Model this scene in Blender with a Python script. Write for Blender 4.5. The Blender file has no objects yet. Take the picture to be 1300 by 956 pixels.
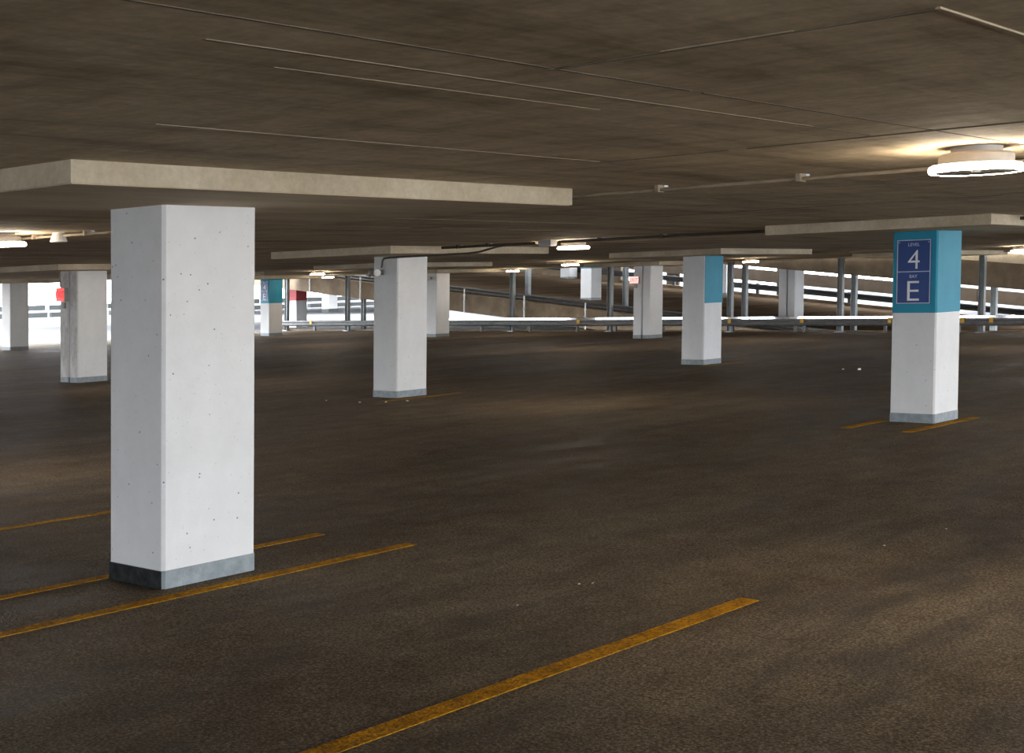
import bpy, bmesh, math, random
from mathutils import Vector, Matrix

random.seed(7)
S = bpy.context.scene
C = S.collection

# ------------------------------------------------------------------ camera, world, exposure
# World: x runs along the parking lines, y across them. The decks are graded for drainage:
# height of the floor at (x, y) is GX*x + GY*y, walls and columns stay plumb.
GX, GY = 0.0260, -0.0246
def gz(x, y): return GX * x + GY * y

YAW = 0.85983; PITCH = 0.03583; ROLL = 0.01042; FPX = 1765.33
cam_d = bpy.data.cameras.new('camera')
cam = bpy.data.objects.new('camera', cam_d); C.objects.link(cam)
cam_d.sensor_fit = 'HORIZONTAL'; cam_d.sensor_width = 36.0
cam_d.lens = FPX / 1300.0 * 36.0
cam_d.shift_y = (433 - 478) / 1300.0
cam_d.clip_start = 0.05; cam_d.clip_end = 1000
_r = Vector((math.cos(YAW), -math.sin(YAW), 0)); _fl = Vector((math.sin(YAW), math.cos(YAW), 0))
_f = _fl * math.cos(PITCH) + Vector((0, 0, -1)) * math.sin(PITCH)
_u = Vector((0, 0, 1)) * math.cos(PITCH) + _fl * math.sin(PITCH)
_rr = _r * math.cos(ROLL) + _u * math.sin(ROLL); _uu = -_r * math.sin(ROLL) + _u * math.cos(ROLL)
_m = Matrix((( _rr.x, _uu.x, -_f.x, -4.690), (_rr.y, _uu.y, -_f.y, -6.654), (_rr.z, _uu.z, -_f.z, 1.7264), (0, 0, 0, 1)))
cam.matrix_world = _m
S.camera = cam

SKY = 12.5            # overcast daylight outside the open sides
LAMP = 85.0; LAMP_W = 56.0       # ring lamps: lens glow and downward light
w = bpy.data.worlds.new('overcast_sky'); S.world = w; w.use_nodes = True
_bg = w.node_tree.nodes['Background']
_bg.inputs[0].default_value = (0.90, 0.95, 1.0, 1); _bg.inputs[1].default_value = SKY
S.view_settings.view_transform = 'Standard'; S.view_settings.look = 'None'
S.view_settings.exposure = 0.1; S.view_settings.gamma = 1.0
S.view_settings.use_curve_mapping = False

# ------------------------------------------------------------------ materials
class NT:
    def __init__(s, name):
        s.m = bpy.data.materials.new(name); s.m.use_nodes = True
        s.t = s.m.node_tree; s.b = s.t.nodes['Principled BSDF']
        s.tc = s.n('ShaderNodeTexCoord')
    def n(s, t, **k):
        o = s.t.nodes.new(t)
        for a, v in k.items(): setattr(o, a, v)
        return o
    def l(s, a, b): s.t.links.new(a, b)
    def mapped(s, scale=(1, 1, 1), coord='Object'):
        mp = s.n('ShaderNodeMapping'); mp.inputs['Scale'].default_value = scale
        s.l(s.tc.outputs[coord], mp.inputs['Vector']); return mp.outputs[0]
    def noise(s, vec, scale, detail=4, rough=.55):
        n = s.n('ShaderNodeTexNoise'); n.inputs['Scale'].default_value = scale
        n.inputs['Detail'].default_value = detail; n.inputs['Roughness'].default_value = rough
        s.l(vec, n.inputs['Vector']); return n.outputs['Fac']
    def voro(s, vec, scale):
        n = s.n('ShaderNodeTexVoronoi'); n.inputs['Scale'].default_value = scale
        s.l(vec, n.inputs['Vector']); return n
    def ramp(s, fac, stops):
        r = s.n('ShaderNodeValToRGB'); e = r.color_ramp.elements
        while len(e) < len(stops): e.new(.5)
        for k, (p, c) in enumerate(stops):
            e[k].position = p; e[k].color = (*c, 1) if len(c) == 3 else c
        s.l(fac, r.inputs[0]); return r.outputs[0]
    def mix(s, fac, a, b, mode='MIX'):
        x = s.n('ShaderNodeMix', data_type='RGBA', blend_type=mode)
        for i, v in ((0, fac), (6, a), (7, b)):
            if isinstance(v, (int, float)): x.inputs[i].default_value = v
            elif isinstance(v, tuple): x.inputs[i].default_value = (*v, 1)
            else: s.l(v, x.inputs[i])
        return x.outputs[2]
    def bump(s, h, strength, dist):
        b = s.n('ShaderNodeBump'); b.inputs['Strength'].default_value = strength
        b.inputs['Distance'].default_value = dist
        s.l(h, b.inputs['Height']); s.l(b.outputs[0], s.b.inputs['Normal'])
    def col(s, c):
        if isinstance(c, tuple): s.b.inputs['Base Color'].default_value = (*c, 1)
        else: s.l(c, s.b.inputs['Base Color'])
    def fin(s, rough=.6, metal=0.0):
        s.b.inputs['Roughness'].default_value = rough; s.b.inputs['Metallic'].default_value = metal
        return s.m
M = {}
def g3(v): return (v, v, v)

t = NT('asphalt_floor')
v1 = t.mapped((1, 1, 1), 'Object'); v2 = t.mapped((.35, 1.0, 1))
big = t.noise(v2, .55, 5, .6); mid = t.noise(v1, 3.2, 4, .6); fine = t.noise(v1, 55, 3, .7)
c = t.ramp(big, [(.28, (.070, .050, .032)), (.5, (.166, .128, .088)), (.72, (.250, .200, .143))])
c = t.mix(.45, c, t.ramp(mid, [(.25, (.088, .067, .046)), (.75, (.225, .182, .132))]))
vo = t.voro(v1, 62)
c = t.mix(.5, c, t.ramp(vo.outputs['Distance'], [(.0, g3(2.0)), (.35, g3(1.0)), (.75, g3(.25))]), 'MULTIPLY')
c = t.mix(.6, c, t.ramp(t.noise(v1, 75, 2, .8), [(.36, g3(.35)), (.64, g3(1.8))]), 'MULTIPLY')
sp = t.voro(v1, 7.0)
c = t.mix(t.ramp(sp.outputs['Distance'], [(.022, g3(.55)), (.03, g3(0))]), c, (.42, .40, .36))
st = t.n('ShaderNodeMapping'); st.inputs['Rotation'].default_value = (0, 0, -.35); st.inputs['Scale'].default_value = (.45, 1.7, 1)
t.l(t.tc.outputs['Object'], st.inputs['Vector'])
stn = t.noise(st.outputs[0], 1.3, 7, .66)
c = t.mix(.75, c, t.ramp(stn, [(.34, g3(.42)), (.48, g3(.95)), (.66, g3(1.25))]), 'MULTIPLY')
t.l(t.ramp(stn, [(.36, g3(.5)), (.6, g3(.8))]), t.b.inputs['Roughness'])
t.col(c); t.bump(t.noise(v1, 85, 3, .75), .8, .014); t.b.inputs['Specular IOR Level'].default_value = .02; M['floor'] = t.m

t = NT('ceiling_concrete')
v1 = t.mapped(); v2 = t.mapped((.5, 2.2, 1)); v3 = t.mapped((3.0, .8, 1))
c = t.ramp(t.noise(v2, .8, 6, .62), [(.28, (.46, .355, .22)), (.5, (.64, .515, .345)), (.74, (.76, .63, .44))])
c = t.mix(.55, c, t.ramp(t.noise(v3, 1.6, 6, .65), [(.32, (.32, .24, .145)), (.5, (.60, .48, .32)), (.68, (.76, .63, .44))]))
c = t.mix(.5, c, t.ramp(t.noise(v1, 22, 3, .6), [(.3, g3(.72)), (.7, g3(1.2))]), 'MULTIPLY')
vo = t.voro(v1, 2.6)
c = t.mix(t.ramp(vo.outputs['Distance'], [(.012, g3(.8)), (.02, g3(0))]), c, (.07, .055, .04))
st = t.n('ShaderNodeMapping'); st.inputs['Rotation'].default_value = (0, 0, .5); st.inputs['Scale'].default_value = (.5, 2.6, 1)
t.l(t.tc.outputs['Object'], st.inputs['Vector'])
c = t.mix(.95, c, t.ramp(t.noise(st.outputs[0], .8, 8, .7), [(.33, (.50, .46, .40)), (.5, g3(.95)), (.7, g3(1.12))]), 'MULTIPLY')
t.col(c); t.bump(t.noise(v1, 14, 5, .6), .25, .01); M['ceiling'] = t.fin(.85)

t = NT('drop_panel_concrete')
v1 = t.mapped(); vz = t.mapped((1, 1, 6))
c = t.ramp(t.noise(v1, 2.2, 6, .65), [(.3, (.45, .375, .265)), (.55, (.58, .495, .365)), (.75, (.68, .60, .46))])
c = t.mix(.45, c, t.ramp(t.noise(v1, 26, 3, .7), [(.3, g3(.7)), (.7, g3(1.15))]), 'MULTIPLY')
t.col(c); t.bump(t.noise(v1, 30, 4, .7), .3, .008); M['panel'] = t.fin(.85)

t = NT('panel_soffit_concrete')
v1 = t.mapped((.6, 2, 1))
c = t.ramp(t.noise(v1, 1.5, 6, .62), [(.28, (.44, .338, .215)), (.5, (.58, .46, .31)), (.74, (.70, .57, .395))])
t.col(c); t.bump(t.noise(v1, 14, 5, .6), .2, .01); M['soffit'] = t.fin(.85)

t = NT('ramp_concrete')
v1 = t.mapped(); vs = t.mapped((.25, 1.4, 1))
c = t.ramp(t.noise(vs, 1.2, 6, .6), [(.28, (.11, .077, .046)), (.5, (.175, .126, .078)), (.74, (.25, .19, .125))])
c = t.mix(.3, c, t.ramp(t.noise(v1, 12, 3, .6), [(.3, g3(.7)), (.7, g3(1.2))]), 'MULTIPLY')
t.col(c); t.bump(t.noise(v1, 18, 4, .6), .2, .01); M['ramp'] = t.fin(.8)

t = NT('ramp_deck'); vs = t.mapped((.25, 1.4, 1))
t.col(t.ramp(t.noise(vs, 1.1, 6, .62), [(.28, (.062, .041, .026)), (.5, (.115, .080, .053)), (.74, (.170, .125, .087))])); t.b.inputs['Specular IOR Level'].default_value = 0; M['ramp_deck'] = t.fin(.9)

t = NT('white_column_paint')
v1 = t.mapped()
c = t.ramp(t.noise(v1, 2.0, 5, .6), [(.3, (.645, .645, .65)), (.7, (.715, .715, .725))])
c = t.mix(.25, c, t.ramp(t.noise(v1, 9, 4, .6), [(.3, g3(.86)), (.7, g3(1.04))]), 'MULTIPLY')
vo = t.voro(v1, 13)
c = t.mix(t.ramp(vo.outputs['Distance'], [(.055, g3(.85)), (.085, g3(0))]), c, (.10, .09, .08))
vo2 = t.voro(v1, 24)
c = t.mix(t.ramp(vo2.outputs['Distance'], [(.06, g3(.5)), (.1, g3(0))]), c, (.25, .24, .23))
t.col(c); t.bump(t.noise(v1, 35, 4, .6), .22, .006); M['white'] = t.fin(.55)

t = NT('stained_white_paint')
v1 = t.mapped((1, 1, .5))
c = t.ramp(t.noise(v1, 5, 6, .7), [(.3, (.36, .33, .30)), (.55, (.62, .59, .57)), (.75, (.76, .74, .73))])
t.col(c); t.bump(t.noise(v1, 20, 5, .7), .4, .01); M['stained'] = t.fin(.6)

def paint(name, c1, c2, rough=.5, metal=0.0, sc=6, bump=.12):
    t = NT(name); v1 = t.mapped()
    t.col(t.ramp(t.noise(v1, sc, 5, .6), [(.3, c1), (.7, c2)]))
    if bump: t.bump(t.noise(v1, sc * 5, 4, .6), bump, .005)
    M[name] = t.fin(rough, metal); return M[name]
paint('grey_base_paint', (.17, .20, .22), (.27, .31, .335), .5, sc=14, bump=.5)
paint('near_black', (.008, .009, .010), (.035, .038, .041), .8, sc=16, bump=.5).node_tree.nodes['Principled BSDF'].inputs['Specular IOR Level'].default_value = .1  # near-black tone for one side of the near column's base band
paint('teal_paint', (.004, .225, .36), (.008, .275, .42), .6, sc=3)
paint('red_paint', (.42, .02, .025), (.50, .035, .04), .5)
paint('sign_blue', (.004, .035, .19), (.007, .05, .235), .4, sc=2, bump=0)
paint('sign_white', (.70, .72, .76), (.78, .80, .84), .35, sc=8, bump=0)
paint('sign_pale', (.45, .52, .68), (.50, .57, .72), .35, sc=8, bump=0)
paint('galvanized', (.30, .32, .34), (.44, .46, .48), .42, .75, sc=9)
paint('rail_steel', (.12, .122, .125), (.20, .202, .205), .6, .2, sc=9)
paint('polished_rail', (.80, .81, .83), (.90, .91, .93), .05, 1.0, sc=3, bump=0)
paint('steel_post_paint', (.21, .23, .24), (.29, .31, .32), .5, .25, sc=5)
paint('dark_steel', (.035, .035, .035), (.07, .068, .065), .55, .3)
paint('conduit_paint', (.36, .31, .24), (.46, .40, .32), .5, .1, sc=12)
paint('conduit_brown', (.28, .225, .16), (.38, .31, .225), .6)
paint('dark_conduit', (.07, .06, .05), (.11, .095, .08), .5, .2)
paint('fixture_metal', (.42, .39, .36), (.52, .49, .46), .45, .3)
paint('white_plastic', (.70, .70, .68), (.78, .78, .76), .4, bump=0)
paint('grey_plastic', (.26, .25, .25), (.34, .33, .33), .45, bump=0)
paint('yellow_reflector', (.55, .30, .01), (.66, .40, .02), .4)
paint('pale_pipe', (.55, .55, .56), (.66, .66, .67), .4, .2)
paint('apron_concrete', (.050, .050, .056), (.066, .066, .073), .85, sc=.4)
paint('pale_ground', (.46, .45, .43), (.54, .53, .51), .9, sc=.4)
paint('barrier_grey', (.022, .025, .026), (.034, .038, .039), .6)
paint('dark_concrete', (.055, .038, .024), (.085, .062, .042), .9, sc=2)
paint('sealant_dark', (.02, .018, .016), (.035, .03, .026), .8)
paint('litter_white', (.62, .61, .58), (.75, .74, .71), .7)
paint('light_ridge', (.40, .325, .225), (.62, .515, .37), .85)
paint('dark_ridge', (.12, .094, .066), (.20, .16, .115), .9)

t = NT('yellow_line_paint'); v1 = t.mapped()
c = t.ramp(t.noise(v1, 5, 5, .65), [(.28, (.24, .11, .004)), (.5, (.50, .225, .004)), (.75, (.62, .29, .006))])
wear = t.ramp(t.noise(v1, 38, 4, .7), [(.40, g3(.8)), (.56, g3(0))])
c = t.mix(wear, c, (.15, .085, .02))
t.b.inputs['Specular IOR Level'].default_value = .03; t.col(c); t.bump(t.voro(v1, 62).outputs['Distance'], .6, .012); M['yellow'] = t.fin(.8)

def emis(name, c, s):
    t = NT(name); v1 = t.mapped()
    t.col(c)
    r = t.ramp(t.noise(v1, 3, 1, .5), [(.2, tuple(x * .97 for x in c)), (.8, c)])
    t.l(r, t.b.inputs['Emission Color']); t.b.inputs['Emission Strength'].default_value = s
    M[name] = t.fin(.4)
emis('lamp_lens', (1.0, .86, .68), LAMP)
emis('exit_red', (1.0, .06, .05), 1.1)
emis('exit_pale', (1.0, .62, .56), 1.0)

# ------------------------------------------------------------------ geometry helpers
def box(bm, x0, x1, y0, y1, z0, z1):
    v = [bm.verts.new(p) for p in ((x0, y0, z0), (x1, y0, z0), (x1, y1, z0), (x0, y1, z0), (x0, y0, z1), (x1, y0, z1), (x1, y1, z1), (x0, y1, z1))]
    for f in ((0, 3, 2, 1), (4, 5, 6, 7), (0, 1, 5, 4), (1, 2, 6, 5), (2, 3, 7, 6), (3, 0, 4, 7)): bm.faces.new([v[i] for i in f])
def prism(bm, pts, z0, z1):
    a = [bm.verts.new((x, y, z0)) for x, y in pts]; b = [bm.verts.new((x, y, z1)) for x, y in pts]
    n = len(pts); bm.faces.new(a[::-1]); bm.faces.new(b)
    for i in range(n): bm.faces.new((a[i], a[(i + 1) % n], b[(i + 1) % n], b[i]))
def cham(x0, x1, y0, y1, c):
    return [(x0 + c, y0), (x1 - c, y0), (x1, y0 + c), (x1, y1 - c), (x1 - c, y1), (x0 + c, y1), (x0, y1 - c), (x0, y0 + c)]
def tube(bm, path, r, seg=8, cap=True):
    path = [Vector(p) for p in path]; rings = []
    for i, p in enumerate(path):
        d = (path[min(i + 1, len(path) - 1)] - path[max(i - 1, 0)]).normalized()
        a = d.orthogonal().normalized() if i == 0 else (rings[-1][1] - d * rings[-1][1].dot(d)).normalized()
        b = d.cross(a)
        rings.append(([bm.verts.new(p + (a * math.cos(k * 2 * math.pi / seg) + b * math.sin(k * 2 * math.pi / seg)) * r) for k in range(seg)], a))
    for i in range(len(rings) - 1):
        for k in range(seg):
            q = (k + 1) % seg; bm.faces.new((rings[i][0][k], rings[i][0][q], rings[i + 1][0][q], rings[i + 1][0][k]))
    if cap: bm.faces.new(rings[0][0][::-1]); bm.faces.new(rings[-1][0])
def lathe(bm, prof, seg=32, mat=Matrix()):
    rings = []
    for r, z in prof:
        if r < 1e-6: rings.append([bm.verts.new(mat @ Vector((0, 0, z)))])
        else: rings.append([bm.verts.new(mat @ Vector((r * math.cos(k * 2 * math.pi / seg), r * math.sin(k * 2 * math.pi / seg), z))) for k in range(seg)])
    for i in range(len(rings) - 1):
        a, b = rings[i], rings[i + 1]
        for k in range(seg):
            q = (k + 1) % seg
            if len(a) == 1 and len(b) == 1: continue
            if len(a) == 1: bm.faces.new((a[0], b[q], b[k]))
            elif len(b) == 1: bm.faces.new((a[k], a[q], b[0]))
            else: bm.faces.new((a[k], a[q], b[q], b[k]))
def sweep_y(bm, prof, y0, y1, zs=0.0):
    # closed profile (x, z) swept along y; zs: rise per metre
    a = [bm.verts.new((x, y0, z + zs * y0)) for x, z in prof]; b = [bm.verts.new((x, y1, z + zs * y1)) for x, z in prof]
    n = len(prof); bm.faces.new(a); bm.faces.new(b[::-1])
    for i in range(n): bm.faces.new((a[i], b[i], b[(i + 1) % n], a[(i + 1) % n]))

def finish(bm, name, smooth=False):
    bmesh.ops.recalc_face_normals(bm, faces=bm.faces)
    for v in bm.verts: v.co.z += GX * v.co.x + GY * v.co.y      # grade
    me = bpy.data.meshes.new(name); bm.to_mesh(me); bm.free()
    if smooth:
        for p in me.polygons: p.use_smooth = True
        me.set_sharp_from_angle(angle=math.radians(40))
    return me
def obj(name, fn, mat, parent=None, loc=(0, 0, 0), smooth=False, label=None):
    bm = bmesh.new(); fn(bm); me = finish(bm, name, smooth)
    me.materials.append(M[mat])
    o = bpy.data.objects.new(name, me); C.objects.link(o)
    if parent: o.parent = parent; o.location = (loc[0], loc[1], loc[2] + gz(loc[0], loc[1]))
    else: o.location = (loc[0], loc[1], loc[2] + gz(loc[0], loc[1]))
    if label: o['label'] = label
    return o
def clone(o, parent, loc=None):
    c = o.copy(); C.objects.link(c); c.parent = parent
    if loc: c.location = (loc[0], loc[1], loc[2] + gz(loc[0], loc[1]))
    return c
def thing(name, label, cat, loc=(0, 0, 0), group=None):
    o = bpy.data.objects.new(name, None); C.objects.link(o); o.empty_display_size = .2
    o.location = (loc[0], loc[1], loc[2] + gz(loc[0], loc[1]))
    o['label'] = label; o['category'] = cat
    if group: o['group'] = group
    return o
def struct(o, label, cat=None):
    o['kind'] = 'structure'; o['label'] = label
    o['category'] = cat or o.name
    return o
def B(*a): return lambda bm: box(bm, *a)

# ------------------------------------------------------------------ structure
HP, HS = 2.20, 2.305              # underside of drop panels, underside of slab
UE = 34.9                        # edge of this deck beside the ramp
VE = 40.6                        # edge of this deck beside the open apron
U0, V0 = -70.0, -17.0            # open sides behind the camera

floor = struct(obj('floor', B(U0, UE, V0, VE, -.30, 0), 'floor'), 'dark worn asphalt-coated parking deck floor', 'floor')
ceiling = struct(obj('ceiling', B(U0, UE + .1, V0, VE - .6, HS, HS + .28), 'ceiling'), 'brown-grey concrete slab ceiling with board and form marks', 'ceiling')

# form seams in the slab soffit: thin fins and grooves of mortar
def seam(u0, u1, v0, v1, mat, d=.006):
    obj('form_seam', B(u0, u1, v0, v1, HS - d, HS + .01), mat, ceiling)
def useam(v, u0, u1, mat, wd=.012, d=.006):
    n = max(1, int((u1 - u0) / 2.6)); s = (u1 - u0) / n
    for k in range(n):
        o = random.uniform(-.004, .004)
        seam(u0 + k * s, u0 + (k + 1) * s - random.uniform(0, .5), v - wd / 2 + o, v + wd / 2 + o, mat, d)
def vseam(u, v0, v1, mat, wd=.012, d=.006):
    seam(u - wd / 2, u + wd / 2, v0, v1, mat, d)
useam(-4.12, -4.6, 3.0, 'dark_ridge', .012, .0018)
useam(-3.86, -2.6, .6, 'light_ridge', .006, .0012)
useam(-3.845, -2.6, 1.2, 'dark_ridge', .009, .001)
useam(-3.63, -2.2, -.5, 'light_ridge', .006, .0012)
useam(-2.36, -1.7, 1.0, 'light_ridge', .007, .0014)
useam(-5.28, -1.6, 1.0, 'light_ridge', .012, .005)
useam(2.1, 3.4, 7.0, 'light_ridge', .008, .0014); useam(3.35, 3.2, 8.4, 'light_ridge', .008, .0014)
vseam(-1.58, -5.28, -4.1, 'dark_ridge', .010, .004); vseam(-1.59, -4.9, -4.5, 'light_ridge', .006, .002)
for v0, v1 in ((-5.3, -4.1), (-4.1, -3.2), (-3.1, -2.36)): vseam(1.0, v0, v1, 'dark_ridge', .010, .004)
vseam(3.58, -4.3, -2.4, 'dark_ridge', .010, .003); vseam(6.16, -2.4, 1.4, 'dark_ridge', .010, .003)

# drop panels round the column heads
def panel(u, v, a0=-1.18, a1=2.43, b0=-1.03, b1=1.62):
    p = obj('drop_panel', B(a0, a1, b0, b1, HP, HS + .02), 'panel', ceiling, (u, v, 0))
    obj('panel_soffit', B(a0 + .012, a1 - .012, b0 + .012, b1 - .012, HP - .004, HP + .01), 'soffit', p)
    return p
UG = [0, 10.41, 19.05, 29.84, 38.56, 49.3]
VG = [0, 8.69, 17.59, 26.53, 35.46, 44.4]
panel(0, 0, -1.235, 2.40, -1.05); panel(UG[1], 0, -1.05); panel(UG[1], VG[1], -1.16, 2.41); panel(UG[2], VG[1], -1.05, 2.50)
for i, j in ((1, 2), (3, 2), (3, 3), (3, 4), (2, 2), (3, 1), (2, 3), (2, 4), (2, 0), (0, 1)):
    panel(UG[i], VG[j], -1.05, 2.43, -1.03, 1.75)

# parking lines: paint films on the floor
def pline(u0, u1, v, wd=.105, label=None):
    obj('parking_line', B(u0, u1, v - wd / 2, v + wd / 2, -.01, .003), 'yellow', floor, label=label)
pline(-4.2, 1.80, -.205, label='yellow parking line along the near side of the big column')
pline(-4.2, 1.72, .60, .095, 'yellow parking line behind the big column')
pline(-4.2, 1.66, -2.86, .115, 'short yellow parking line in the foreground')
pline(-4.2, 1.55, 2.78, .09)
pline(9.45, 11.3, -.12, .12); pline(9.55, 10.5, .66, .12)
pline(9.9, 11.6, VG[1] - .24, .08); pline(18.6, 20.1, VG[1] - .24, .09)

# painted kerb strip at the ramp side edge of the deck
def edge_strip(bm): box(bm, UE - .16, UE + .02, -2, VE, 0, .05)
struct(obj('trim_1', edge_strip, 'ramp'), 'low grey steel edge strip along the ramp side of the deck', 'edge strip')

# ------------------------------------------------------------------ ramp beyond the deck edge
RS = .103
def rz(v): return 1.16 + RS * (v - 27.63)
R0 = rz(0)
RU0, RU1 = 35.12, 49.5
def ramp_profile(bm, top, depth, y0, y1):
    # slab with a deep edge beam on both long sides
    sweep_y(bm, [(RU0, R0 + top), (RU1, R0 + top), (RU1, R0 + top - depth), (RU1 - .4, R0 + top - depth), (RU1 - .4, R0 + top - .28),
                 (RU0 + .4, R0 + top - .28), (RU0 + .4, R0 + top - depth), (RU0, R0 + top - depth)], y0, y1, RS)
ramp = struct(obj('ramp', lambda bm: ramp_profile(bm, 0, .70, -13, 72), 'ramp'), 'sloping brown concrete ramp deck rising to the left behind the guardrail', 'ramp')
upper = struct(obj('upper_ramp', lambda bm: ramp_profile(bm, 2.78, .74, -13, 60), 'ramp'), 'underside and edge beam of the next ramp above', 'ramp')
obj('deck_coating', lambda bm: sweep_y(bm, [(RU0 + .12, R0 - .01), (RU1 - .1, R0 - .01), (RU1 - .1, R0 + .008), (RU0 + .12, R0 + .008)], -12.9, 71.9, RS), 'ramp_deck', ramp)
obj('far_parapet', lambda bm: sweep_y(bm, [(RU1 - .2, R0), (RU1, R0), (RU1, R0 + .95), (RU1 - .2, R0 + .95)], 33.0, 72, RS), 'ramp', ramp)
obj('far_kerb', lambda bm: sweep_y(bm, [(RU1 - .2, R0), (RU1, R0), (RU1, R0 + .14), (RU1 - .2, R0 + .14)], -12, 33, RS), 'ramp', ramp)
obj('parapet', lambda bm: sweep_y(bm, [(RU0 + .02, R0 + 2.78), (RU0 + .2, R0 + 2.78), (RU0 + .2, R0 + 3.06), (RU0 + .02, R0 + 3.06)], -12, 13, RS), 'panel', upper)
for v in (-4.5, 0, 4.47, 8.94, 13.4, 17.9, 22.3):
    obj('soffit_rib', lambda bm, v=v: sweep_y(bm, [(RU0 + .4, R0 + 2.5), (RU1 - .4, R0 + 2.5), (RU1 - .4, R0 + 2.28), (RU0 + .4, R0 + 2.28)], v, v + .35, RS), 'ramp', upper)

def slabs(*r):
    def fn(bm):
        for x0, x1, y0, y1, z in r: box(bm, x0, x1, y0, y1, z - .3, z)
    return fn
struct(obj('apron', slabs((RU0, 300, 19, 300, -.03), (-300, RU0, VE + .01, 300, -.03)), 'apron_concrete'), 'daylit outdoor apron beyond the far left columns', 'ground')
struct(obj('ground', slabs((51, 300, -300, 19, -.9), (-300, 51, -300, V0 - .02, -.9), (-300, U0 - .02, V0 - .02, VE, -.9), (UE + .02, 51, V0 - .02, 19, -3.2)), 'pale_ground'), 'pale concrete ground outside the open sides', 'ground')

struct(obj('shade_slab', B(64, 112, 62, 101, 3.2, 3.6), 'ramp'), 'unseen slab added to shade the far apron', 'ceiling')  # out-of-view slab, added to shade the apron and its column

# ------------------------------------------------------------------ columns
CW, CD = .667, .541
_cache = {}
def colmesh(kind, d, h):
    key = (kind, d, h)
    if key in _cache: return _cache[key]
    bm = bmesh.new()
    if kind == 'shaft': prism(bm, cham(0, CW, 0, d, .018), -.02, h)
    elif kind == 'base': prism(bm, cham(-.004, CW + .004, -.004, d + .004, .018), -.02, .105)
    elif kind == 'band': prism(bm, cham(-.003, CW + .003, -.003, d + .003, .018), 1.262, h - .001)
    elif kind == 'face': box(bm, .012, CW + .003, -.003, .06, 1.245, h - .001)
    me = finish(bm, {'shaft': 'shaft', 'base': 'base_band', 'band': 'colour_band', 'face': 'colour_band'}[kind]); _cache[key] = me
    return me
def column(u, v, label, d=CD, h=HP, z=0, band=None, band_mat='teal_paint', mat='white', group=None, name='column', base=True):
    r = thing(name, label, 'column', (u, v, z), group)
    def add(kind, mt, pname):
        me = colmesh(kind, d, h)
        o = bpy.data.objects.new(pname, me); C.objects.link(o); o.parent = r
        if not me.materials: me.materials.append(M[mt])
        o.material_slots[0].link = 'OBJECT'; o.material_slots[0].material = M[mt]
        return o
    add('shaft', mat, 'shaft')
    if base: add('base', 'grey_base_paint', 'base_band')
    if band: add(band, band_mat, 'colour_band')
    return r
GC = 'square concrete columns of the deck'
column(0, 0, 'large white concrete column nearest the camera, pitted with small holes', group=GC)
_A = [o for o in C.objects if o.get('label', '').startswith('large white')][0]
obj('dark_band_side', B(-.007, -.001, .012, CD - .01, 0, .103), 'near_black', _A, label='near-black left side of the base band')  # near-black sheet over the left side of the base band
column(UG[1], 0, 'white column with bright blue top carrying the level 4 bay E sign', band='band', group=GC)
column(UG[1], VG[1], 'white column with a twin-head emergency light near its top', group=GC)
column(UG[2], VG[1], 'white column with blue paint on the upper part of one face only', band='face', group=GC)
column(UG[3], VG[3], 'small white column just behind the one with the twin-head emergency light', group=GC)
column(UG[3], VG[4], 'distant white column with blue top right of the large near column', band='band', group=GC)
column(UG[2], VG[4], 'slim white column at the far left beside the bright opening', group=GC)
column(UG[2], VG[3], 'white column concealed behind the large near column', group=GC)
column(UG[3], VG[1], 'white column concealed behind the level 4 bay E column', group=GC)
# double columns at the expansion joint
def pair(u, v, l1, l2, z=0, m1='white', m2='white', h=HP):
    column(u, v, l1, .285, h, z, mat=m1, name='half_column', group='paired half columns at the expansion joint')
    column(u, v + .335, l2, .30, h, z, mat=m2, name='half_column', group='paired half columns at the expansion joint')
pair(UG[1], VG[2], 'right half of the stained white split column behind the large near column', 'left half of the stained split column, red exit sign on it')
pair(UG[2], VG[2], 'front half of the split column concealed behind the emergency-light column', 'rear half of the split column concealed behind the emergency-light column')
pair(UG[3], VG[2], 'right half of the white split column left of the one-face blue column', 'left half of the white split column with the pale exit sign')
pair(UG[4], VG[2], 'right half of the split column standing on the ramp behind the guardrail', 'left half of the split column standing on the ramp behind the guardrail', z=rz(VG[2]), h=2.62)
# stained side of the left split column
_s = obj('stained_patch', B(-.006, .004, .02, .27, .1, HP - .01), 'stained', None)
_p = [o for o in C.objects if o.get('label', '').startswith('right half of the stained')][0]; _s.parent = _p; _s.location = (0, 0, 0)
_s2 = obj('stained_patch', B(-.006, .004, .02, .28, .1, HP - .01), 'stained', None)
_p = [o for o in C.objects if o.get('label', '').startswith('left half of the stained')][0]; _s2.parent = _p; _s2.location = (0, 0, 0)
# columns on and beyond the ramp
column(UG[4], VG[3], 'white column with teal top standing on the ramp above the guardrail', z=rz(VG[3]), h=2.5, band='band', group='columns on the ramp')
column(UG[5] - .9, VG[3], 'pale column at the far side of the ramp right of the one-face blue column', z=rz(VG[3]), h=2.5, group='columns on the ramp')
column(UG[5] - .9, VG[4], 'bright white column at the far side of the ramp beside the teal-topped one', z=rz(VG[4]), h=2.5, group='columns on the ramp')
column(UG[4], VG[5] - .3, 'cream column with dark red top under the ramp edge', z=0, h=2.0, band='band', band_mat='red_paint', base=False)
bigc = thing('apron_column', 'white column with dark base far out on the daylit apron', 'column', (69.6, 76.6, -.03))
obj('shaft', lambda bm: prism(bm, cham(0, .95, 0, .85, .03), .28, 3.2), 'white', bigc)
obj('base_band', lambda bm: prism(bm, cham(-.01, .96, -.01, .86, .03), -.02, .28), 'dark_steel', bigc)

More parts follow.
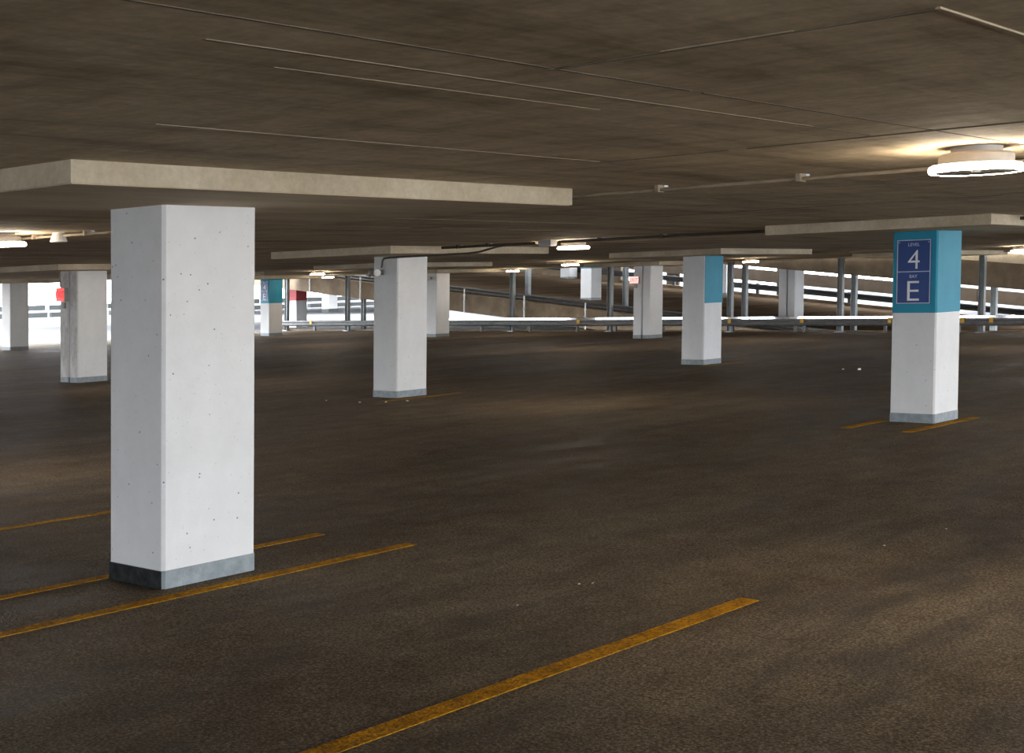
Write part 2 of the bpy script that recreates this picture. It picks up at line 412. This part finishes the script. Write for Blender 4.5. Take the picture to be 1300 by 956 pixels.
# ------------------------------------------------------------------ steel posts at the deck edge, in pairs
def post_parts(r, h, pm='steel_post_paint'):
    def sh(bm):   # wide-flange section
        box(bm, -.075, .075, -.085, -.072, 0, h); box(bm, -.075, .075, .072, .085, 0, h); box(bm, -.006, .006, -.072, .072, 0, h)
    obj('post_shaft', sh, pm, r)
    obj('base_plate', B(-.14, .14, -.14, .14, 0, .02), 'galvanized', r)
    obj('cap_plate', B(-.12, .12, -.12, .12, h - .02, h), pm, r)
pv = [9.3, 13.78, 17.75, 22.66, 27.2, 31.7, 36.23, 40.3]
where = ['right of the level 4 bay E column', 'left of the level 4 bay E column', 'just behind the one-face blue column', 'left of the pale exit sign', 'in the middle above the guardrail',
         'concealed behind the small white column', 'left of the emergency-light column', 'right of the distant blue-topped column']
for v, wd in zip(pv, where):
    if v > 40: v = 40.1
    r = thing('steel_post', 'grey steel post on the deck edge ' + wd, 'post', (34.62, v, 0), 'steel posts along the deck edge')
    post_parts(r, HS if v < 39.8 else 2.3)
for v, wd in zip(pv[:-1], where[:-1]):
    zb = rz(v)
    if zb > .7:      # this post carries the ramp edge and a second length stands on the ramp
        r = thing('steel_post', 'grey steel post under the ramp edge ' + wd, 'post', (35.52, v, -.03), 'steel posts under the ramp edge')
        post_parts(r, zb - .70 + .03)
    r = thing('steel_post', 'grey steel post on the ramp edge ' + wd, 'post', (35.52, v, zb), 'steel posts standing on the ramp edge')
    post_parts(r, 2.06)

# ------------------------------------------------------------------ guardrails
WB = [(0, .0), (-.045, .03), (-.075, .055), (-.075, .085), (-.02, .115), (-.02, .145), (-.075, .175), (-.075, .205), (-.045, .232)]
def wprof(z0, s=1.0, face=-1):
    # w-beam: thin folded sheet, profile in (x, z)
    out = [(x * -face * s, z0 + z * s) for x, z in WB]
    inn = [(x * -face * s + .012 * -face, z0 + z * s) for x, z in WB][::-1]
    return out + inn
# near guardrail
g = thing('guardrail', 'low galvanised guardrail with yellow reflectors along the deck edge', 'guardrail', (0, 0, 0))
seg = 4.47; y = -1.0; xr = 34.42
while y < 44:
    y1 = min(y + seg, VE - .1)
    if y1 - y < .5: break
    p = obj('rail_panel', lambda bm: sweep_y(bm, [(xr + a, b) for a, b in wprof(.205)], y, y1 - .004), 'rail_steel', g)
    # rolled bright lip along the top of the panel
    lip = [(xr - .050, .430), (xr - .050, .497), (xr - .030, .505), (xr + .004, .497), (xr + .004, .437)]
    if y < 30: obj('top_lip', lambda bm: sweep_y(bm, lip, y, y1 - .03), 'polished_rail', p)
    y += seg
for v in (3.2, 5.4, 7.6, 9.9, 12.2, 14.95, 15.25, 17.55, 20.3, 22.3, 24.0, 26.2, 28.6, 30.6, 33.2, 36.0, 38.1):
    obj('rail_post', B(xr + .01, xr + .09, v - .04, v + .04, 0, .42), 'rail_steel', g)
for v in (8.9, 9.75, 12.0, 14.95, 17.6, 23.85, 38.2):
    obj('reflector', B(xr - .10, xr - .078, v - .06, v + .06, .30, .45), 'yellow_reflector', g, label='yellow reflector')
# guardrail on the near edge of the ramp
g = thing('guardrail', 'dark sloping guardrail along the near edge of the ramp', 'guardrail', (0, 0, 0))
y = 2.0
while y < 40:
    obj('rail_panel', lambda bm: sweep_y(bm, [(RU0 + .14 + a * .6, R0 + b) for a, b in wprof(.03)], y, min(y + seg, 41) - .004, RS), 'dark_steel', g)
    obj('rail_post', lambda bm: sweep_y(bm, [(RU0 + .16, R0), (RU0 + .24, R0), (RU0 + .24, R0 + .26), (RU0 + .16, R0 + .26)], y + 1.1, y + 1.18, RS), 'dark_steel', g)
    y += seg
# guardrail on the far edge of the ramp
g = thing('guardrail', 'distant grey guardrail along the far edge of the ramp', 'guardrail', (0, 0, 0))
y = 2.0
while y < 40:
    obj('rail_panel', lambda bm: sweep_y(bm, [(RU1 - .2 + a, R0 + b) for a, b in wprof(.31, 1.15)], y, min(y + seg, 41) - .004, RS), 'barrier_grey', g)
    obj('rail_post', lambda bm: sweep_y(bm, [(RU1 - .17, R0), (RU1 - .07, R0), (RU1 - .07, R0 + .6), (RU1 - .17, R0 + .6)], y + 1.1, y + 1.22, RS), 'barrier_grey', g)
    y += seg
# concrete spandrels beyond the far side
struct(obj('sky_mask_wall', B(49.1, 49.4, 26.5, 45.5, -.03, .72), 'galvanized'), 'low grey wall added under the far side of the ramp to hide bright sky', 'wall')  # added wall, darkens the gap under the ramp by hiding sky
g = thing('spandrel', 'brown concrete spandrel beam beyond the far side of the ramp', 'beam', (0, 0, 0))
y = 4.0
while y < 40:
    obj('spandrel_panel', lambda bm: sweep_y(bm, [(50.6, R0 + .60), (50.85, R0 + .60), (50.85, R0 + 1.14), (50.6, R0 + 1.14)], y, y + 6 - .03, RS), 'dark_concrete', g)
    obj('spandrel_post', lambda bm: sweep_y(bm, [(50.65, R0 - .9), (50.8, R0 - .9), (50.8, R0 + 2.0), (50.65, R0 + 2.0)], y + 2.6, y + 3.3, RS), 'dark_concrete', g)
    y += 6
# pale drain pipes on the ramp edge beam
for v, wd in ((39.12, 'under the pair of far-left ceiling lamps'), (35.95, 'left of the emergency-light column'), (30.05, 'right of the small white column'), (27.0, 'beside the steel post in the middle'), (24.1, 'below the teal-topped ramp column')):
    r = thing('drain_pipe', 'thin pale drain pipe on the ramp edge ' + wd, 'pipe', (35.06, v, rz(v)), 'drain pipes on the ramp edge')
    obj('pipe', lambda bm: tube(bm, [(0, 0, -.74), (0, 0, .22)], .028, 8), 'pale_pipe', r, smooth=True)
    obj('bracket', B(-.04, .05, -.04, .04, -.3, -.26), 'galvanized', r)
    obj('collar', lambda bm: tube(bm, [(0, 0, -.05), (0, 0, .0)], .038, 8), 'pale_pipe', r, smooth=True)

# perimeter barrier far out on the apron
g = thing('perimeter_barrier', 'grey perimeter barrier of low panels and posts beyond the bright apron', 'barrier', (0, 105, -.03))
for k in range(22):
    x = 14 + k * 6.0
    obj('barrier_panel', B(x, x + 5.6, 0, .15, .62, 1.06), 'barrier_grey', g)
    obj('kerb_block', B(x + .2, x + 5.7, -.2, .3, 0, .42), 'barrier_grey', g)
    if k % 2 == 0:
        obj('barrier_post', B(x - .28, x + .02, 0, .25, 0, 3.3), 'galvanized', g)
obj('top_wire', lambda bm: tube(bm, [(14, .1, 1.98), (146, .1, 1.98)], .03, 6), 'galvanized', g)

# ------------------------------------------------------------------ ring lamps
def lamp_proto():
    me = {}
    def mk(name, fn, mat, smooth=True):
        bm = bmesh.new(); fn(bm); m = finish(bm, name, smooth); m.materials.append(M[mat]); me[name] = m
    mk('mount_plate', lambda bm: lathe(bm, [(0, -.012), (.12, -.012), (.125, .02), (0, .02)], 24), 'fixture_metal')
    mk('housing', lambda bm: lathe(bm, [(0, -.010), (.165, -.010), (.178, -.022), (.178, -.060), (.214, -.064), (.214, -.069), (0, -.069)], 32), 'fixture_metal')
    mk('ring_lens', lambda bm: lathe(bm, [(.210, -.0695), (.222, -.074), (.226, -.084), (.225, -.096), (.221, -.103), (.214, -.104), (.211, -.100), (.211, -.0695)], 40), 'lamp_lens')
    mk('centre_plate', lambda bm: lathe(bm, [(0, -.092), (.195, -.092), (.209, -.101), (.2105, -.100), (.2105, -.0695), (0, -.0695)], 40), 'dark_conduit')
    mk('sensor', lambda bm: lathe(bm, [(0, -.104), (.02, -.102), (.028, -.092), (0, -.092)], 14), 'white_plastic')
    return me
LM = lamp_proto()
LD = bpy.data.lights.new('lamp_light', 'SPOT'); LD.energy = LAMP_W; LD.color = (1.0, .86, .68)
LD.spot_size = math.pi; LD.spot_blend = .08; LD.shadow_soft_size = 0.0
def lamp(u, v, wd):
    r = thing('ring_lamp', 'glowing round ring ceiling lamp ' + wd, 'lamp', (u, v, HS - .02), 'round ceiling lamps')
    for n, m in LM.items():
        o = bpy.data.objects.new(n, m); C.objects.link(o); o.parent = r
    ld = LD; o = bpy.data.objects.new('lamp_light', ld); C.objects.link(o); o.parent = r; o.location = (0, 0, -.125)
lamp(1.94, -3.92, 'closest to the camera at the right edge')
for u, v, wd in ((10.6, 5.4, 'right of the light panel above the emergency-light column'), (23.8, 15.9, 'above the bright white ramp column'), (31.6, 24.6, 'in front of the middle steel posts'),
                 (29.3, 13.8, 'right of the one-face blue column'), (23.8, 25.8, 'left one of the pair left of the emergency-light column'), (31.0, 33.4, 'lower one of the pair left of the emergency-light column'),
                 (2.1, 5.55, 'at the left edge next to the white conduit'), (26.7, 5.2, 'far right beyond the level 4 bay E column')):
    lamp(u, v, wd)
for u, v in ((10.6, -4.0), (10.6, 14.4), (2.0, 14.4), (18.5, -4.0), (18.5, -11), (2.0, -11.5), (10.6, -11.5), (26.7, -4.0), (10.6, 24), (10.6, 33)):
    lamp(u, v, 'on a part of the ceiling beyond the picture')

# ------------------------------------------------------------------ conduits
ZC = 2.275
def conduit(name, label, path, r, mat, straps):
    o = thing(name, label, 'conduit', (0, 0, 0))
    for k in range(len(path)):
        obj('pipe_run', lambda bm: tube(bm, path[k], r, 8), mat, o, smooth=True)
    for (x, y) in straps:
        obj('strap', B(x - .035, x + .035, y - .014, y + .014, ZC - r - .004, HS), mat, o)
        obj('strap_ear', B(x + .03, x + .075, y - .018, y + .018, HS - .012, HS), 'galvanized', o)
    return o
conduit('conduit', 'beige electrical conduit running along the ceiling to the nearest ring lamp', [[(2.66, -12, ZC), (2.66, -2.0, ZC)], [(2.66, -2.0, ZC), (2.64, 3.2, ZC)], [(2.64, 3.2, ZC), (2.52, 8.3, ZC)]], 0.012, 'conduit_brown',
        [(2.66, -1.55), (2.66, -2.56), (2.66, -4.6), (2.60, 4.9), (2.57, 5.75), (2.64, 2.2), (2.66, -.2)])
conduit('conduit', 'dark electrical conduit crossing the ceiling above the emergency-light column', [[(10.18, -12, ZC), (10.16, -1.1, ZC), (10.15, 5.3, ZC)], [(10.15, 5.7, ZC), (10.2, 7.55, ZC)]], .020, 'dark_conduit',
        [(10.16, 3.6), (10.15, 4.6), (10.16, 6.6), (10.18, 7.2), (10.16, -1.4)])
jb = thing('junction_box', 'small grey junction box on the dark ceiling conduit', 'electrical box', (10.15, 5.5, HS))
obj('box_body', B(-.07, .07, -.11, .11, -.075, 0), 'grey_plastic', jb); obj('box_cover', B(-.06, .06, -.10, .10, -.082, -.074), 'galvanized', jb)
conduit('conduit', 'dark conduit bending down the column to the twin-head emergency light', [[(10.24, 5.75, 2.272), (10.24, 6.35, 2.270), (10.24, 6.5, 2.255), (10.24, 6.85, 2.19), (10.24, 7.05, 2.178), (10.30, 8.75, 2.172), (10.36, 8.94, 2.165), (10.385, 9.0, 2.13), (10.385, 9.02, 2.02)]], .016, 'dark_conduit', [])
conduit('conduit', 'pale conduit running to the pair of ceiling lamps left of the emergency-light column', [[(24.2, 26.2, ZC), (24.2, 16.0, ZC), (24.2, 6.0, ZC)]], .02, 'conduit_paint', [(24.2, 24.0), (24.2, 20.0), (24.2, 17.0), (24.2, 14.2)])
conduit('conduit', 'pale conduit along the far lamps near the deck edge', [[(32.0, 36.0, ZC), (32.0, 24.0, ZC), (32.0, 6.0, ZC)]], .02, 'conduit_paint', [(32.0, 33.0), (32.0, 26.0), (32.0, 22.0), (32.0, 14.2)])
dv = thing('junction_box', 'small white round box hanging on the pale conduit at the left', 'electrical box', (2.58, 5.35, HS))
obj('box_body', lambda bm: lathe(bm, [(0, -.085), (.070, -.085), (.078, -.078), (.060, -.02), (.058, 0), (0, 0)], 20), 'white_plastic', dv, smooth=True)
obj('cover_rim', lambda bm: lathe(bm, [(.0, -.092), (.066, -.092), (.080, -.086), (.080, -.078), (.0, -.078)], 20), 'white_plastic', dv, smooth=True)

# ------------------------------------------------------------------ emergency lights
def head(bm, d, L=.07, r0=.030, r1=.062):
    q = Vector(d).normalized().to_track_quat('Z', 'Y').to_matrix().to_4x4()
    lathe(bm, [(0, -.01), (r0, 0), (r0 + .012, L * .55), (r1, L), (r1, L + .012), (r1 - .006, L + .012), (r1 - .012, L), (0, L - .004)], 18, q)
def emlight(u, v, z, label, sc=1.0):
    r = thing('emergency_light', label, 'emergency light', (u, v, z))
    obj('mount_plate', B(-.03, 0, -.05, .11, -.035, .05), 'grey_plastic', r)
    obj('knuckle', lambda bm: tube(bm, [(-.03, .03, 0), (-.09, .03, 0)], .022, 10), 'dark_steel', r, smooth=True)
    a = obj('lamp_head', lambda bm: head(bm, (-.75, -.66, -.05)), 'grey_plastic', r, smooth=True); a.location = (-.09, .02, .0)
    ln = obj('lens', lambda bm: lathe(bm, [(0, .010), (.036, .006), (.055, 0), (.055, -.006), (0, -.006)], 18, Vector((-.75, -.66, -.05)).normalized().to_track_quat('Z', 'Y').to_matrix().to_4x4()), 'white_plastic', a, smooth=True)
    ln.location = Vector((-.75, -.66, -.05)).normalized() * .082
    b = obj('lamp_head', lambda bm: head(bm, (-.45, .9, -.05)), 'grey_plastic', r, smooth=True); b.location = (-.07, .12, .0)
    ln = obj('lens', lambda bm: lathe(bm, [(0, .010), (.036, .006), (.055, 0), (.055, -.006), (0, -.006)], 18, Vector((-.45, .9, -.05)).normalized().to_track_quat('Z', 'Y').to_matrix().to_4x4()), 'white_plastic', b, smooth=True)
    ln.location = Vector((-.45, .9, -.05)).normalized() * .082
emlight(UG[1], VG[1] + .33, 1.945, 'grey twin-head emergency light with a white lens on the column')
emlight(UG[3], VG[3] + .26, 2.02, 'small grey emergency light on the column behind')

# ------------------------------------------------------------------ lettering and signs
def text_mesh(s, size, name, sx=1.0, ext=.0012, off=0.0):
    cu = bpy.data.curves.new(name, 'FONT'); cu.body = s; cu.size = size; cu.align_x = 'CENTER'; cu.align_y = 'CENTER'; cu.extrude = ext; cu.offset = off
    o = bpy.data.objects.new(name, cu); C.objects.link(o)
    bpy.context.view_layer.update()
    me = bpy.data.meshes.new_from_object(o.evaluated_get(bpy.context.evaluated_depsgraph_get()))
    bpy.data.objects.remove(o)
    xs = [v.co.x for v in me.vertices]; ys = [v.co.y for v in me.vertices]
    cx, cy = (min(xs) + max(xs)) / 2, (min(ys) + max(ys)) / 2
    h = max(ys) - min(ys)
    for v in me.vertices:      # facing -x, reading towards -y, scaled to the wanted height
        x, y, z = (v.co.x - cx) * size / h * sx, (v.co.y - cy) * size / h, v.co.z
        v.co = Vector((-z, -x, y + GX * -z + GY * -x))
    me.name = name
    return me
def letters(s, h, y, z, x, mat, parent, sx=1.0, off=0.0, name='lettering'):
    me = text_mesh(s, h, name, sx, off=off); me.materials.append(M[mat])
    o = bpy.data.objects.new(name, me); C.objects.link(o); o.parent = parent
    o.location = (x, y, z + GX * x + GY * y)
    return o
def frame(bm, y0, y1, z0, z1, wd, x0, x1):
    box(bm, x0, x1, y0, y1, z1 - wd, z1); box(bm, x0, x1, y0, y1, z0, z0 + wd)
    box(bm, x0, x1, y0, y0 + wd, z0 + wd, z1 - wd); box(bm, x0, x1, y1 - wd, y1, z0 + wd, z1 - wd)
def level_sign(u, v, label):
    r = thing('level_sign', label, 'sign', (u - .003, v, 0), 'blue level signs')
    z0, z1, y0, y1, zm = 1.365, 2.105, .07, .485, 1.735
    obj('sign_panel', B(-.010, 0, y0, y1, z0, z1), 'sign_blue', r)
    obj('border', lambda bm: frame(bm, y0 + .004, y1 - .004, z0 + .004, z1 - .004, .010, -.0125, -.009), 'sign_pale', r)
    obj('divider', B(-.0122, -.009, y0 + .014, y1 - .014, zm - .005, zm + .005), 'sign_pale', r)
    ym = (y0 + y1) / 2
    letters('LEVEL', .036, ym, 2.045, -.011, 'sign_pale', r, 1.05)
    letters('4', .215, ym, 1.875, -.011, 'sign_white', r, 1.0, -.002)
    letters('BAY', .036, ym, 1.682, -.011, 'sign_pale', r, 1.0)
    letters('E', .225, ym, 1.515, -.011, 'sign_white', r, 1.12, -.002)
    for yy in (y0 + .03, y1 - .03):
        obj('screw', lambda bm: tube(bm, [(-.014, yy, z1 - .035), (-.009, yy, z1 - .035)], .008, 8), 'galvanized', r)
level_sign(UG[1], 0, 'blue LEVEL 4 BAY E sign on the blue-topped column')
level_sign(UG[3], VG[4], 'small distant blue level sign on the far blue-topped column')

def exit_sign(u, v, z, wd, h, face, let, label, d=.09):
    r = thing('exit_sign', label, 'exit sign', (u, v, z))
    obj('sign_box', B(-d - .02, -.02, -wd / 2, wd / 2, -h / 2, h / 2), 'grey_plastic', r)
    obj('bracket', B(-.02, 0, -.03, .03, -.03, .03), 'galvanized', r)
    obj('lit_face', B(-d - .026, -d - .018, -wd / 2 + .008, wd / 2 - .008, -h / 2 + .008, h / 2 - .008), face, r)
    letters('EXIT', h * .5, 0, 0, -d - .0265, let, r, wd / h * .68)
    obj('strobe_box', B(-.05, 0, -.05, .05, -h / 2 - .14, -h / 2 - .02), 'grey_plastic', r)
exit_sign(UG[1], VG[2] + .46, 1.74, .30, .27, 'exit_red', 'red_paint', 'glowing red exit sign on the stained split column')
exit_sign(UG[3], VG[2] + .54, 1.78, .34, .22, 'exit_pale', 'exit_red', 'pale exit sign with red letters on the distant split column')
# conduit drop beside the red exit sign
conduit('conduit', 'thin pale conduit dropping to the red exit sign', [[(UG[1] - .02, VG[2] + .60, 2.15), (UG[1] - .02, VG[2] + .60, 1.95), (UG[1] - .03, VG[2] + .58, 1.89)]], .014, 'conduit_paint', [])

# ------------------------------------------------------------------ litter
def scrap(u, v, s, label, name, cat, mat='litter_white'):
    o = thing(name, label, cat, (u, v, 0), 'litter on the floor')
    def fn(bm):
        pts = [(math.cos(a) * s * random.uniform(.6, 1), math.sin(a) * s * random.uniform(.35, .8)) for a in [k * math.pi / 3.5 for k in range(7)]]
        prism(bm, pts, .001, s * .5)
        for q in bm.verts: q.co.z += random.uniform(0, s * .25)
    obj('body', fn, mat, o)
scrap(18.5, 5.0, .055, 'crumpled white paper scrap on the floor left of the bay E column', 'paper_scrap', 'litter')
scrap(18.55, 5.35, .03, 'tiny white chip beside the crumpled paper scrap', 'stone_chip', 'stone')
for u, v, wd in ((9.55, 9.35, 'left of the emergency-light column'), (9.55, 8.6, 'leftmost of three in front of the emergency-light column'), (9.75, 8.25, 'middle one in front of the emergency-light column'), (10.05, 8.1, 'right one in front of the emergency-light column')):
    scrap(u, v, .022, 'small pale stone chip, ' + wd, 'stone_chip', 'stone')
for u, v, wd in ((1.50, -1.94, 'right one of two chips near the foreground parking line'), (1.44, -1.89, 'left one of two chips near the foreground parking line'), (.85, -1.94, 'lone chip left of the foreground parking line'),
                 (3.40, -2.78, 'on the open floor far right of the parking line'), (4.15, -2.86, 'the farthest right on the open floor')):
    scrap(u, v, .009, 'tiny pale stone chip, ' + wd, 'stone_chip', 'stone')
